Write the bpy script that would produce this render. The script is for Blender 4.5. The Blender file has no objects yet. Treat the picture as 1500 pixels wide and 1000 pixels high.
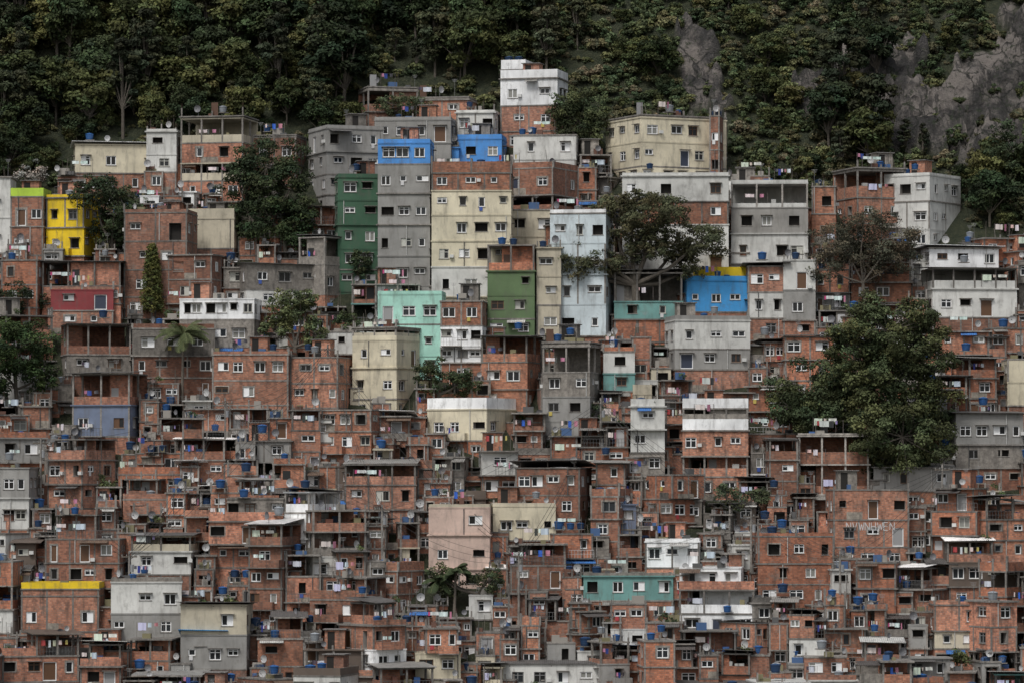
import bpy, math, random, numpy as np
from mathutils import Vector, noise
R=random.Random(11); NR=np.random.RandomState(5)
sc=bpy.context.scene
# ------------------------------------------------------------ survey of the hillside
FO=6000.0; CD=450.0; CZ=24.0
def terr(x,y):
    if y<-12: z=-12.6+(y+12)*0.02
    elif y<95: z=0.8*y-3
    elif y<260: z=73+(y-95)*0.95
    else: z=229.75+(y-260)*0.25
    if y>90:
        k=min(1,(y-90)/12)
        z+=k*(2.2*noise.noise(Vector((x*.06,y*.06,3)))+0.9*noise.noise(Vector((x*.2,y*.2,9))))
    return z
def site(u,v):
    k=(700-v)/FO
    y=(27+CD*k)/(.8-k)
    if y>95: y=(41.25+CD*k)/(.95-k)
    return (u-750)/FO*(CD+y), y
def zat(v,y): return CZ+(700-v)/FO*(CD+y)
def uv_of(x,y,z): return 750+FO*x/(CD+y), 700-FO*(z-CZ)/(CD+y)
# coverage map of the slope, used only to find building plots that are still empty
COV=np.zeros((1300,2200),bool)
def mark(u0,u1,v0,v1): COV[max(0,int(v0)):max(0,int(v1)),max(0,int(u0)+350):max(0,int(u1)+350)]=True
# ------------------------------------------------------------ materials
MATS=[]; MI={}
def newmat(name):
    m=bpy.data.materials.new(name); m.use_nodes=True
    MI[name]=len(MATS); MATS.append(m)
    nt=m.node_tree; return m,nt,nt.nodes,nt.links,nt.nodes['Principled BSDF']
def mixc(nt,f,a,b,mode='MIX'):
    n=nt.nodes.new('ShaderNodeMix'); n.data_type='RGBA'; n.blend_type=mode
    for s,v in ((0,f),(6,a),(7,b)):
        if isinstance(v,bpy.types.NodeSocket): nt.links.new(v,n.inputs[s])
        else: n.inputs[s].default_value=v if s==0 else (*v,1)
    return n.outputs[2]
def noi(nt,vec,scale,detail=4,rough=.6,mp=None):
    if mp:
        m=nt.nodes.new('ShaderNodeMapping'); m.inputs['Scale'].default_value=mp
        nt.links.new(vec,m.inputs[0]); vec=m.outputs[0]
    n=nt.nodes.new('ShaderNodeTexNoise'); n.inputs['Scale'].default_value=scale
    n.inputs['Detail'].default_value=detail; n.inputs['Roughness'].default_value=rough
    nt.links.new(vec,n.inputs['Vector']); return n.outputs['Fac']
def ramp(nt,f,a,b,va=0.,vb=1.):
    n=nt.nodes.new('ShaderNodeMapRange'); nt.links.new(f,n.inputs[0])
    n.inputs[1].default_value=a;n.inputs[2].default_value=b;n.inputs[3].default_value=va;n.inputs[4].default_value=vb
    return n.outputs[0]
def attr(nt,nm='Col'):
    n=nt.nodes.new('ShaderNodeAttribute'); n.attribute_name=nm; return n.outputs['Color']
def pos(nt): return nt.nodes.new('ShaderNodeNewGeometry').outputs['Position']
def bump(nt,h,s,d,b):
    n=nt.nodes.new('ShaderNodeBump'); n.inputs['Strength'].default_value=s; n.inputs['Distance'].default_value=d
    nt.links.new(h,n.inputs['Height']); nt.links.new(n.outputs[0],b.inputs['Normal'])
def weather(nt,c,amt,grime=(.07,.065,.06)):
    p=pos(nt)
    s=ramp(nt,noi(nt,p,1.0,5,.65,(1.5,1.5,.33)),.5,.72,0,amt)
    c=mixc(nt,s,c,grime)
    s3=ramp(nt,noi(nt,p,.8,7,.75),.56,.68,0,amt*.7)
    c=mixc(nt,s3,c,grime)
    s2=ramp(nt,noi(nt,p,.35,5,.6),.3,.7,.78,1.2)
    return mixc(nt,1.0,c,s2,'MULTIPLY')
m,nt,N,Lk,B=newmat('hollow_brick')
uv=N.new('ShaderNodeUVMap').outputs[0]
bt=N.new('ShaderNodeTexBrick'); bt.inputs['Scale'].default_value=1; bt.inputs['Brick Width'].default_value=.34
bt.inputs['Row Height'].default_value=.22; bt.inputs['Mortar Size'].default_value=.016
bt.inputs['Color1'].default_value=(.53,.235,.143,1); bt.inputs['Color2'].default_value=(.26,.108,.068,1)
bt.inputs['Mortar'].default_value=(.27,.21,.175,1); bt.inputs['Bias'].default_value=-.1
Lk.new(uv,bt.inputs['Vector'])
c=mixc(nt,1.0,bt.outputs['Color'],attr(nt),'MULTIPLY')
sm=ramp(nt,noi(nt,pos(nt),.9,7,.75),.54,.62,0,.6)
c=mixc(nt,sm,c,(.22,.18,.15))
c=weather(nt,c,.78,(.065,.052,.044))
Lk.new(c,B.inputs['Base Color']); B.inputs['Roughness'].default_value=.9
bump(nt,bt.outputs['Fac'],.5,-.02,B)
m,nt,N,Lk,B=newmat('painted_plaster')
c=weather(nt,attr(nt),.48,(.12,.11,.095)); Lk.new(c,B.inputs['Base Color']); B.inputs['Roughness'].default_value=.85
bump(nt,noi(nt,pos(nt),6,4),.25,.03,B)
m,nt,N,Lk,B=newmat('raw_concrete')
c=mixc(nt,ramp(nt,noi(nt,pos(nt),2.5,6,.7),.3,.7),(.13,.12,.108),(.3,.28,.255)); c=mixc(nt,1.0,c,attr(nt),'MULTIPLY')
c=weather(nt,c,.75,(.05,.046,.042)); Lk.new(c,B.inputs['Base Color']); B.inputs['Roughness'].default_value=.9
bump(nt,noi(nt,pos(nt),5,5),.3,.04,B)
m,nt,N,Lk,B=newmat('corrugated_sheet')
w=N.new('ShaderNodeTexWave'); w.inputs['Scale'].default_value=1.4; w.bands_direction='X'; Lk.new(N.new('ShaderNodeUVMap').outputs[0],w.inputs['Vector'])
c=weather(nt,attr(nt),.7,(.05,.04,.035)); c=mixc(nt,1,c,ramp(nt,w.outputs['Fac'],0,1,.75,1.1),'MULTIPLY'); Lk.new(c,B.inputs['Base Color']); B.inputs['Roughness'].default_value=.65
bump(nt,w.outputs['Fac'],.6,.05,B)
m,nt,N,Lk,B=newmat('window_glass')
Lk.new(attr(nt),B.inputs['Base Color']); B.inputs['Roughness'].default_value=.12
m,nt,N,Lk,B=newmat('interior_shade_paint')
B.inputs['Base Color'].default_value=(.02,.018,.016,1); B.inputs['Roughness'].default_value=.95  # near-black colour painted in for the shade of rooms behind openings
m,nt,N,Lk,B=newmat('smooth_paint')
Lk.new(attr(nt),B.inputs['Base Color']); B.inputs['Roughness'].default_value=.5
m,nt,N,Lk,B=newmat('tree_bark')
c=mixc(nt,noi(nt,pos(nt),3,5),(.05,.042,.034),(.16,.14,.115)); c=mixc(nt,1,c,attr(nt),'MULTIPLY'); Lk.new(c,B.inputs['Base Color']); B.inputs['Roughness'].default_value=.95
m,nt,N,Lk,B=newmat('foliage')
oi=N.new('ShaderNodeObjectInfo').outputs['Random']
hs=N.new('ShaderNodeHueSaturation'); Lk.new(attr(nt),hs.inputs['Color']); hs.inputs['Saturation'].default_value=.95
Lk.new(ramp(nt,oi,0,1,.455,.51),hs.inputs['Hue']); Lk.new(ramp(nt,oi,0,1,1.45,.55),hs.inputs['Value'])
Lk.new(hs.outputs[0],B.inputs['Base Color']); B.inputs['Roughness'].default_value=.75; B.inputs['Specular IOR Level'].default_value=.2
m,nt,N,Lk,B=newmat('hillside_soil_and_rock')
p=pos(nt)
g=mixc(nt,ramp(nt,noi(nt,p,1.2,7,.75),.38,.6),(.02,.03,.013),(.055,.062,.03))
r1=mixc(nt,ramp(nt,noi(nt,p,.13,12,.75),.44,.56),(.06,.056,.053),(.25,.222,.2))
r1=mixc(nt,ramp(nt,noi(nt,p,.5,9,.7,(1.2,.5,.22)),.51,.55,0,.8),r1,(.035,.033,.032))
vo=N.new('ShaderNodeTexVoronoi'); vo.feature='DISTANCE_TO_EDGE'; vo.inputs['Scale'].default_value=.16
nd=N.new('ShaderNodeTexNoise'); nd.inputs['Scale'].default_value=.5; nd.inputs['Detail'].default_value=6; Lk.new(p,nd.inputs['Vector'])
va=N.new('ShaderNodeVectorMath'); va.operation='MULTIPLY_ADD'; Lk.new(nd.outputs['Color'],va.inputs[0]); va.inputs[1].default_value=(3,3,3); Lk.new(p,va.inputs[2]); Lk.new(va.outputs[0],vo.inputs['Vector'])
r1=mixc(nt,ramp(nt,vo.outputs['Distance'],.0,.035,.95,0),r1,(.012,.014,.01))
r1=mixc(nt,ramp(nt,noi(nt,p,.9,8,.75),.57,.6,0,.85),r1,(.03,.042,.02))
c=mixc(nt,attr(nt,'rock'),g,r1); Lk.new(c,B.inputs['Base Color']); B.inputs['Roughness'].default_value=.9
bump(nt,noi(nt,p,.3,12,.72),1,2.5,B)
BR,PL,CO,SH,GL,DK,SM,BK,LF,TE=[MI[k] for k in ('hollow_brick','painted_plaster','raw_concrete','corrugated_sheet','window_glass','interior_shade_paint','smooth_paint','tree_bark','foliage','hillside_soil_and_rock')]
# ------------------------------------------------------------ mesh builder (quads)
class MB:
    def __init__(s): s.v=[];s.m=[];s.c=[];s.ev=[];s.ec=[]
    def q(s,a,b,c,d,m,col): s.v+=[a,b,c,d]; s.m.append(m); s.c.append(col)
    def hexa(s,P,m,col):
        a,b,c,d,e,f,g,h=P
        for Q in ((a,b,f,e),(b,c,g,f),(c,d,h,g),(d,a,e,h),(e,f,g,h),(d,c,b,a)): s.q(*Q,m,col)
    def box(s,x0,x1,y0,y1,z0,z1,m,col):
        s.hexa([(x0,y0,z0),(x1,y0,z0),(x1,y1,z0),(x0,y1,z0),(x0,y0,z1),(x1,y0,z1),(x1,y1,z1),(x0,y1,z1)],m,col)
    def tube(s,p0,p1,r0,r1,m,col,n=6,cap=False):
        p0=Vector(p0);p1=Vector(p1);d=(p1-p0)
        if d.length<1e-5: return
        d.normalize(); a=d.orthogonal().normalized(); b=d.cross(a)
        A=[];Bq=[]
        for i in range(n):
            t=2*math.pi*i/n; o=a*math.cos(t)+b*math.sin(t)
            A.append(tuple(p0+o*r0)); Bq.append(tuple(p1+o*r1))
        for i in range(n):
            j=(i+1)%n; s.q(A[i],A[j],Bq[j],Bq[i],m,col)
        if cap:
            for i in range(n//2-1): s.q(Bq[i],Bq[i+1],Bq[n-i-2],Bq[n-i-1],m,col)
    def leaves(s,V,C): s.ev.append(V); s.ec.append(C)
    def mesh(s,name):
        V=np.array(s.v,dtype=np.float64).reshape(-1,4,3); M=np.array(s.m,dtype=np.int32); C=np.array(s.c,dtype=np.float64).reshape(-1,3)
        for v,c in zip(s.ev,s.ec):
            V=np.concatenate([V,v]); M=np.concatenate([M,np.full(len(v),LF,dtype=np.int32)]); C=np.concatenate([C,c])
        used=np.unique(M); mp={int(u):i for i,u in enumerate(used)}
        n=len(V); me=bpy.data.meshes.new(name)
        me.vertices.add(4*n); me.loops.add(4*n); me.polygons.add(n)
        me.vertices.foreach_set('co',V.reshape(-1)); me.loops.foreach_set('vertex_index',np.arange(4*n,dtype=np.int32))
        me.polygons.foreach_set('loop_start',np.arange(n,dtype=np.int32)*4)
        try: me.polygons.foreach_set('loop_total',np.full(n,4,dtype=np.int32))
        except Exception: pass
        for u in used: me.materials.append(MATS[int(u)])
        lut=np.zeros(32,dtype=np.int32)
        for k,i in mp.items(): lut[k]=i
        me.polygons.foreach_set('material_index',lut[M])
        nn=np.cross(V[:,1]-V[:,0],V[:,3]-V[:,0]); l=np.linalg.norm(nn,axis=1,keepdims=True); nn/=np.maximum(l,1e-9)
        hz=np.hypot(nn[:,0],nn[:,1]); flat=hz<.6
        t=np.stack([-nn[:,1],nn[:,0]],1)/np.maximum(hz,1e-6)[:,None]
        u=np.einsum('ijk,ik->ij',V[:,:,:2],t); vv=V[:,:,2].copy()
        u[flat]=V[flat][:,:,0]; vv[flat]=V[flat][:,:,1]
        ul=me.uv_layers.new(name='UVMap'); ul.data.foreach_set('uv',np.stack([u,vv],2).reshape(-1))
        ca=me.color_attributes.new('Col','FLOAT_COLOR','CORNER')
        cc=np.ones((n,4,4)); cc[:,:,:3]=C[:,None,:]; ca.data.foreach_set('color',cc.reshape(-1))
        me.update(calc_edges=True); return me
def put(name,me,loc=(0,0,0),yaw=0,scale=1,parent=None):
    o=bpy.data.objects.new(name,me); o.location=loc; o.rotation_euler[2]=yaw
    o.scale=(scale,)*3 if not isinstance(scale,tuple) else scale
    sc.collection.objects.link(o)
    if parent: o.parent=parent
    return o
def leafquads(cen,rad,per,size,base,var=.35,up=.65,flat=.75):
    cen=np.asarray(cen,float);rad=np.asarray(rad,float)
    if rad.ndim==1: rad=np.stack([rad,rad,rad*flat],1)
    per=np.full(len(cen),per,int) if np.isscalar(per) else np.asarray(per,int)
    I=np.repeat(np.arange(len(cen)),per); n=len(I)
    D=NR.normal(size=(n,3)); D/=np.linalg.norm(D,axis=1,keepdims=True)
    fl=NR.rand(n)<up; D[fl,2]=np.abs(D[fl,2])
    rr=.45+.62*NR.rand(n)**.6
    wob=1+.25*np.sin(D[:,0]*5+I)*np.cos(D[:,1]*6+I*1.7)
    Pp=cen[I]+D*rad[I]*(rr*wob)[:,None]
    Nn=D+NR.normal(size=(n,3))*.55+np.array([0,-.1,.35]); Nn/=np.linalg.norm(Nn,axis=1,keepdims=True)
    a=np.cross(Nn,NR.normal(size=(n,3))); a/=np.maximum(np.linalg.norm(a,axis=1,keepdims=True),1e-6); b=np.cross(Nn,a)
    sz=(size*NR.uniform(.6,1.35,n))[:,None]; a=a*sz; b=b*sz*.55
    V=np.stack([Pp-a,Pp-b,Pp+a,Pp+b],1)
    cl=NR.uniform(1-var,1+var,len(cen)); hue=NR.uniform(-.12,.12,len(cen))
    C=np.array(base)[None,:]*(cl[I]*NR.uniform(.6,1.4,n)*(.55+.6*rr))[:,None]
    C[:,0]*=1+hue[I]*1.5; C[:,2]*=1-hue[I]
    return V,np.clip(C,0.003,1)
# ------------------------------------------------------------ houses
PAL={'B':(BR,(1,1,1)),'C':(CO,(1.15,1.13,1.1)),'G':(PL,(.29,.285,.27)),'W':(PL,(.86,.87,.87)),'w':(PL,(.6,.6,.57)),'Y':(PL,(.66,.6,.45)),
 'c':(PL,(.53,.48,.37)),'U':(PL,(.085,.29,.68)),'g':(PL,(.045,.11,.065)),'l':(PL,(.11,.17,.08)),'M':(PL,(.4,.7,.59)),'P':(PL,(.6,.68,.71)),'y':(PL,(.78,.55,.02)),'L':(PL,(.46,.66,.07)),
 'S':(PL,(.06,.32,.68)),'K':(PL,(.6,.45,.38)),'T':(PL,(.15,.31,.29)),'b':(PL,(.17,.21,.30)),'R':(PL,(.27,.05,.055)),'D':(PL,(.12,.115,.11)),'X':(CO,(.7,.7,.7)),'N':(PL,(.13,.1,.08)),'E':(PL,(.3,.29,.27))}
BT=[(1,1,1),(1,1,1),(1.12,.97,.88),(.82,.86,.9),(1.2,1.15,1.15),(.7,.68,.68),(1.05,1.0,.95)]
def facade(mb,o,u,W,z0,z1,n,pal,r,winw=1.3):
    mat,col=pal; nx,ny=u[1],-u[0]
    def P(s,out,z): return (o[0]+u[0]*s+nx*out,o[1]+u[1]*s+ny*out,z)
    def fb(s0,s1,o0,o1,a,b,m,c):
        mb.hexa([P(s0,o1,a),P(s1,o1,a),P(s1,o0,a),P(s0,o0,a),P(s0,o1,b),P(s1,o1,b),P(s1,o0,b),P(s0,o0,b)],m,c)
    def wq(s0,s1,a,b):
        if s1-s0>.005 and b-a>.005: mb.q(P(s0,0,a),P(s1,0,a),P(s1,0,b),P(s0,0,b),mat,col)
    H=z1-z0; s=0
    if n>0 and H>1.7:
        pitch=W/n
        for i in range(n):
            ww=min(winw*r.choice((.6,.9,1,1,1.2)),pitch*.72); cx=pitch*(i+.5)+r.uniform(-.16,.16)*pitch
            s0=max(cx-ww/2,s+.15); s1=min(s0+ww,W-.2)
            if s1-s0<.35 or r.random()<.07: continue
            door=r.random()<.06
            wh=min(1.2*r.choice((.6,.85,1,1)),H*.48); zb=z0+min(2.15,H*.8); za=zb-wh
            if door: za=z0+.03
            wq(s,s0,z0,z1); wq(s0,s1,z0,za); wq(s0,s1,zb,z1)
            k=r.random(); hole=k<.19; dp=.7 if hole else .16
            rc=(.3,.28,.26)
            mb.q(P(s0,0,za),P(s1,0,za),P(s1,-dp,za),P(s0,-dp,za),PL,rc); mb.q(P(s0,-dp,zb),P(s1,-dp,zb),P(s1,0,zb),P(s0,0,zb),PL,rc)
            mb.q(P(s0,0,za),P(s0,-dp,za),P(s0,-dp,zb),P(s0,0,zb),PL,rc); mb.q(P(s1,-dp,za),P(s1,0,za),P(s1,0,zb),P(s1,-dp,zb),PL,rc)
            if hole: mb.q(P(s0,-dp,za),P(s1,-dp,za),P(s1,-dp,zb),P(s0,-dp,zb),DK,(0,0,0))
            else:
                fc=(.85,.86,.86) if r.random()<.82 else r.choice(((.12,.06,.03),(.2,.2,.2),(.5,.5,.45)))
                g=r.choice(((.015,.017,.02),(.02,.022,.025),(.03,.035,.04),(.02,.02,.02),(.02,.02,.02),(.25,.25,.23)))
                if door: g=r.choice(((.12,.06,.03),(.3,.3,.3),(.04,.05,.08)))
                mb.q(P(s0,-dp,za),P(s1,-dp,za),P(s1,-dp,zb),P(s0,-dp,zb),GL if not door else SM,g)
                t=.095; f0,f1=-dp+.005,-dp+.06
                fb(s0,s1,f0,f1,za,za+t,SM,fc); fb(s0,s1,f0,f1,zb-t,zb,SM,fc)
                fb(s0,s0+t,f0,f1,za+t,zb-t,SM,fc); fb(s1-t,s1,f0,f1,za+t,zb-t,SM,fc)
                mid=(s0+s1)/2
                if ww>.8 and not door:
                    fb(mid-t*.55,mid+t*.55,f0,f1+.003,za+t,zb-t,SM,fc)
                    if r.random()<.5: fb(s0+t,s1-t,f0,f1-.004,za+(zb-za)*.66,za+(zb-za)*.66+.07,SM,fc)
                    if r.random()<.25:
                        a=s0+t if r.random()<.5 else mid+t*.55
                        fb(a,a+ww/2-1.6*t,f0+.001,f0+.03,za+t,zb-t,SM,fc)
            fb(s0-.08,s1+.08,0,.07,za-.07,za,CO,(1.3,1.3,1.3))
            q=r.random()
            if q<.3 and mat==BR:
                e=r.uniform(.1,.22)
                fb(s0-e,s0,0,.012,za,zb+e,CO,(1.3,1.25,1.2)); fb(s1,s1+e,0,.012,za,zb+e,CO,(1.3,1.25,1.2)); fb(s0,s1,0,.012,zb,zb+e,CO,(1.3,1.25,1.2))
            elif q<.5: fb(s0-.15,s1+.15,0,.4,zb+.08,zb+.14,CO,(1,1,1))
            elif q<.57: fb(s1+.12,s1+.62,.0,.38,za+.1,za+.5,SM,(.6,.6,.58))
            elif q<.64: fb(s0+.1,s0+.5,.08,.1,za-.5,za-.02,SM,r.choice(((.6,.6,.6),(.4,.05,.06),(.05,.1,.35),(.5,.4,.1))))
            s=s1
    wq(s,W,z0,z1)
def sides(w,d): return (((0,0),(1,0),w),((w,0),(0,1),d),((w,d),(-1,0),w),((0,d),(0,-1),d))
def rail(mb,x0,x1,y,z,c):
    mb.box(x0,x1,y-.02,y+.02,z+.9,z+.95,SM,c); mb.box(x0,x1,y-.015,y+.015,z+.45,z+.48,SM,c)
    n=max(1,int((x1-x0)/.35))
    for i in range(n+1):
        x=x0+(x1-x0)*i/n; mb.box(x-.018,x+.018,y-.018,y+.018,z,z+.9,SM,c)
def make_house(name,ax,ay,yaw,W0,D0,ztop,floors,base,r,zg,vary=False,ccv=None):
    mb=MB(); z=ztop-zg; tint=r.uniform(.62,1.25); props=[]; deck=None; cover=False
    tb=r.choice(BT)
    def pal(code):
        m,c=PAL[code]
        if m==BR:
            k=r.uniform(.88,1.12)*tint; return (m,(tb[0]*k,tb[1]*k,tb[2]*k))
        if m==CO: return (m,tuple(x*tint for x in c))
        k=r.uniform(.92,1.06); return (m,tuple(x*k for x in c))
    cc=tuple([ccv or r.uniform(.7,1.3)]*3)
    fl=list(floors); deep=0
    w,d,ox,oy=W0,D0,0,0
    if vary and W0>3.5 and r.random()<.7:
        w=W0*r.uniform(.42,.9); ox=r.choice((0,W0-w,(W0-w)*r.random())); oy=r.choice((0,.8,1.4,1.8,-.35,-.6)); d=D0-max(oy,0)
    shifted=(w!=W0); dw,dx=w,ox
    while True:
        st0=len(mb.v)
        if fl: code,h,kind,n=fl.pop(0)
        else:
            if z<-2: break
            code,h,kind,n=base,2.75,'w',max(1,int(w/2.6))
            deep=1
        P=pal(code); z1=z; z0=z-h; z=z0; full=False
        if kind=='r':
            ov=r.uniform(.2,.8); sgn=r.choice((-1,1,1)); fz,bz=(z0+.05,z1) if sgn>0 else (z1,z0+.05)
            t=.06; sk=r.uniform(-.14,.14)
            mb.hexa([(-ov,-ov,fz-t),(w+ov,-ov,fz-t+sk),(w+ov,d+.1,bz-t+sk),(-ov,d+.1,bz-t),(-ov,-ov,fz),(w+ov,-ov,fz+sk),(w+ov,d+.1,bz+sk),(-ov,d+.1,bz)],SH,P[1])
            for i in range(3):
                x=w*(.08+.42*i); mb.box(x-.05,x+.05,-.04,.06,z0-.25,fz-t-.15,SM,(.06,.045,.035))
            cover=True; deck=deck or z0
        elif kind=='p':
            t=.16
            for (o,u,W) in sides(w,d):
                nx,ny=u[1],-u[0]
                def Q(s,out,zz): return (o[0]+u[0]*s+nx*out,o[1]+u[1]*s+ny*out,zz)
                mb.q(Q(0,0,z0),Q(W,0,z0),Q(W,0,z1),Q(0,0,z1),*P)
                mb.q(Q(t,-t,z0),Q(t,-t,z1),Q(W-t,-t,z1),Q(W-t,-t,z0),*P)
                mb.q(Q(0,0,z1),Q(W,0,z1),Q(W-t,-t,z1),Q(t,-t,z1),CO,(.8,.8,.8))
            if P[0]==BR:
                for x in (0,w/2,w): mb.box(x-.12,x+.12,-.025,.2,z0,z1+r.choice((.03,.4,.7)),CO,cc)
        else:
            ov=r.choice((.04,.06,.1,.25,.45,.7)) if vary else r.choice((.04,.06,.1,.2)); st=.17; zs=z1-st
            if deck is None: deck=z1
            sc_=(CO,cc) if P[0]!=PL or r.random()<.35 else (PL,tuple(x*.85 for x in P[1]))
            mb.box(-min(ov,.25),w+min(ov,.25),-ov,d+.02,zs,z1,*sc_)
            full=True
            if kind=='w':
                for i,(o,u,W) in enumerate(sides(w,d)):
                    nw=n if i==0 else (0 if i==2 else max(0,int(round(W/3.4))) if n>0 else 0)
                    if deep and r.random()<.3: nw=0
                    facade(mb,o,u,W,z0,zs,nw,P,r)
                if P[0]==BR and r.random()<.75 or r.random()<.12:
                    k=max(1,int(round(w/3.2)))
                    xs=[0,w]+[w*i/k for i in range(1,k)] if r.random()<.8 else [0,w]
                    for x in xs:
                        xa=min(max(x-.11,-.02),w-.2); mb.box(xa,xa+.2,-.022,.1,z0,zs,CO,cc)
                    for y in (d*.5,d-.2):
                        mb.box(w-.1,w+.022,y,y+.2,z0,zs,CO,cc); mb.box(-.022,.1,y,y+.2,z0,zs,CO,cc)
                if P[0]==BR and r.random()<.22:
                    a=r.uniform(0,w*.5); b=min(w-.05,a+r.uniform(1.2,3)); 
                    mb.box(a+.05,b,-.012,.0,z0+.01,z0+r.uniform(.5,.9),CO,(1.3,1.25,1.15))
                if r.random()<(.22 if vary else .07) and w>3.2 and h>2.2:   # balcony
                    bx0=r.uniform(0,w*.4); bx1=min(w,bx0+r.uniform(2,4.5)); bd=r.uniform(.7,1.3)
                    mb.box(bx0,bx1,-bd,-.03,z0-.13,z0-.01,CO,cc)
                    if r.random()<.6:
                        mb.box(bx0,bx1,-bd,-bd+.12,z0-.01,z0+.85,*P); mb.box(bx0,bx0+.1,-bd+.12,-.03,z0-.01,z0+.85,*P); mb.box(bx1-.1,bx1,-bd+.12,-.03,z0-.01,z0+.85,*P)
                    else: rail(mb,bx0,bx1,-bd+.03,z0-.01,r.choice(((.1,.1,.1),(.5,.5,.5))))
                    if r.random()<.6: props.append(('bline',w,z0,zs,bx0,bd))
                elif r.random()<(.3 if vary else .07) and h>2.2:  # lean-to awning
                    a=r.uniform(0,w*.5); b=min(w+.2,a+r.uniform(1.5,4)); dp=r.uniform(.7,1.5); zt=zs-.05; zf=zt-r.uniform(.15,.45)
                    mb.hexa([(a,-dp,zf-.04),(b,-dp,zf-.04),(b,-.03,zt-.04),(a,-.03,zt-.04),(a,-dp,zf),(b,-dp,zf),(b,-.03,zt),(a,-.03,zt)],SH,r.choice(((.12,.115,.11),(.25,.24,.22),(.09,.08,.075),(.5,.49,.46),(.05,.17,.45),(.15,.1,.07))))
                if r.random()<.3:
                    x=r.uniform(.3,w-.3); mb.tube((x,-.09,z0),(x,-.09,zs),.05,.05,SM,(.5,.5,.48) if r.random()<.6 else (.1,.1,.1),5)
            else:
                hw=(.95 if kind=='o' else r.choice((0,.5,.95,1.4))); hw=min(hw,h*.45)
                if hw>0:
                    if vary and r.random()<.3: rail(mb,.1,w-.1,.06,z0,(.12,.12,.12))
                    else: mb.box(0,w,0,.14,z0,z0+hw,*P)
                    mb.box(0,.14,.14,d,z0,z0+hw,*P); mb.box(w-.14,w,.14,d,z0,z0+hw,*P)
                mb.box(0,w,d-.14,d-.002,z0+.001,zs,*P)
                k=max(1,int(round(w/3)))
                for i in range(k+1):
                    x=min(max(w*i/k-.1,.0),w-.22)
                    mb.box(x-.012,x+.202,-.012,.2,z0,zs,CO,cc)
                for x in (-.012,w-.21): mb.box(x,x+.222,d*.5,d*.5+.2,z0,zs,CO,cc)
                if r.random()<.75:
                    x=r.uniform(.2,.6)*w; a,b=(0.15,x) if r.random()<.5 else (x,w-.15); yy_=d*r.choice((.06,.2,.35))
                    mb.box(a,b,yy_,yy_+.12,z0,zs,*P)
                    if r.random()<.6 and b-a>1.3: mb.box(a+.2,a+1.1,yy_-.03,yy_,z0,z0+2,SM,r.choice(((.3,.3,.3),(.1,.05,.03),(.5,.5,.5),(.02,.02,.02))))
                mb.box(.02,w-.02,.02,d-.02,z0-.02,z0+.01,CO,cc)
                if r.random()<.7: props.append(('line',w,z0,zs,0,0))
                for _ in range(r.choice((0,1,2,3))):
                    a=r.uniform(.3,max(.4,w-1.2)); mb.box(a,a+r.uniform(.3,.9),.4,.9,z0,z0+hw+r.uniform(.1,.6),SM,r.choice(((.05,.12,.3),(.4,.4,.38),(.15,.06,.04),(.25,.22,.12),(.1,.1,.1),(.06,.05,.045))))
        if ox or oy:
            mb.v[st0:]=[(a+ox,b+oy,c) for a,b,c in mb.v[st0:]]
        if full and shifted:
            spans=[(0,W0)] if oy>.4 else [s_ for s_ in ((0,ox),(ox+w,W0)) if s_[1]-s_[0]>.5]
            if z0>0:
                for a,b in spans:
                    if r.random()<.65: mb.box(a,b,.0,.13,z0+.001,z0+r.uniform(.5,1.0),*pal(r.choice((base,'B','C'))))
                    else: rail(mb,a,b,.08,z0,(.1,.1,.1))
                    if b-a>1.6: props.append(('tank',a+r.uniform(.7,max(.71,min(b-a,W0)-.7)),z0,.9))
                    if r.random()<.5: props.append(('bline',W0,z0,z0+2.4,a,0))
                    if b-a<W0*.9 and b-a>1.2 and r.random()<.5:
                        zt=z0+2.2; mb.hexa([(a-.2,-.3,zt-.3),(b+.1,-.3,zt-.3),(b+.1,3,zt),(a-.2,3,zt),(a-.2,-.3,zt-.25),(b+.1,-.3,zt-.25),(b+.1,3,zt+.05),(a-.2,3,zt+.05)],SH,r.choice(((.12,.115,.11),(.3,.29,.27),(.09,.08,.075))))
                        for x in (a+.1,b-.1): mb.tube((x,.05,z0),(x,.05,zt-.3),.05,.05,SM,(.12,.1,.08),5)
            shifted=False; w,d,ox,oy=W0,D0,0,0
    if not cover:
        if r.random()<.5:
            for x in (.1,dw-.1,dw*.5):
                zt=deck+r.uniform(.5,1.3); x+=dx
                mb.box(x-.09,x+.09,.03,.21,deck,zt-.2,CO,cc)
                for a,b in ((-.05,.08),(.05,.16)): mb.tube((x+a,b,zt-.2),(x+a,b,zt+.4),.012,.012,SM,(.08,.04,.03),4)
        if r.random()<.35 and dw>4:
            a=r.uniform(.3,dw-2.6)+dx; P=pal('B' if r.random()<.7 else 'C')
            mb.box(a,a+2.2,D0*.4,D0*.4+2,deck,deck+2.1,*P); mb.box(a-.2,a+2.4,D0*.4-.25,D0*.4+2.2,deck+2.1,deck+2.2,SH,(.2,.19,.18))
            mb.box(a+.3,a+1.1,D0*.4-.01,D0*.4,deck,deck+1.9,DK,(0,0,0))  # doorway shade painted as a dark patch on the closed hut wall
        if r.random()<.35:
            for _ in range(r.choice((2,3,4))):
                x=dx+r.uniform(.2,dw-.2); mb.tube((x,r.uniform(.3,2),deck),(x+r.uniform(-.1,.1),1,deck+r.uniform(1,2.4)),.03,.025,SM,(.13,.11,.09),5)
        for _ in range(r.choice((0,1,2))):
            a=dx+r.uniform(.1,max(.2,dw-1.5)); mb.box(a,a+r.uniform(.4,1.4),.6,1.3,deck+.001,deck+r.uniform(.3,.9),SM,r.choice(((.1,.1,.1),(.3,.28,.25),(.14,.07,.05),(.06,.12,.25),(.2,.18,.1))))
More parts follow.
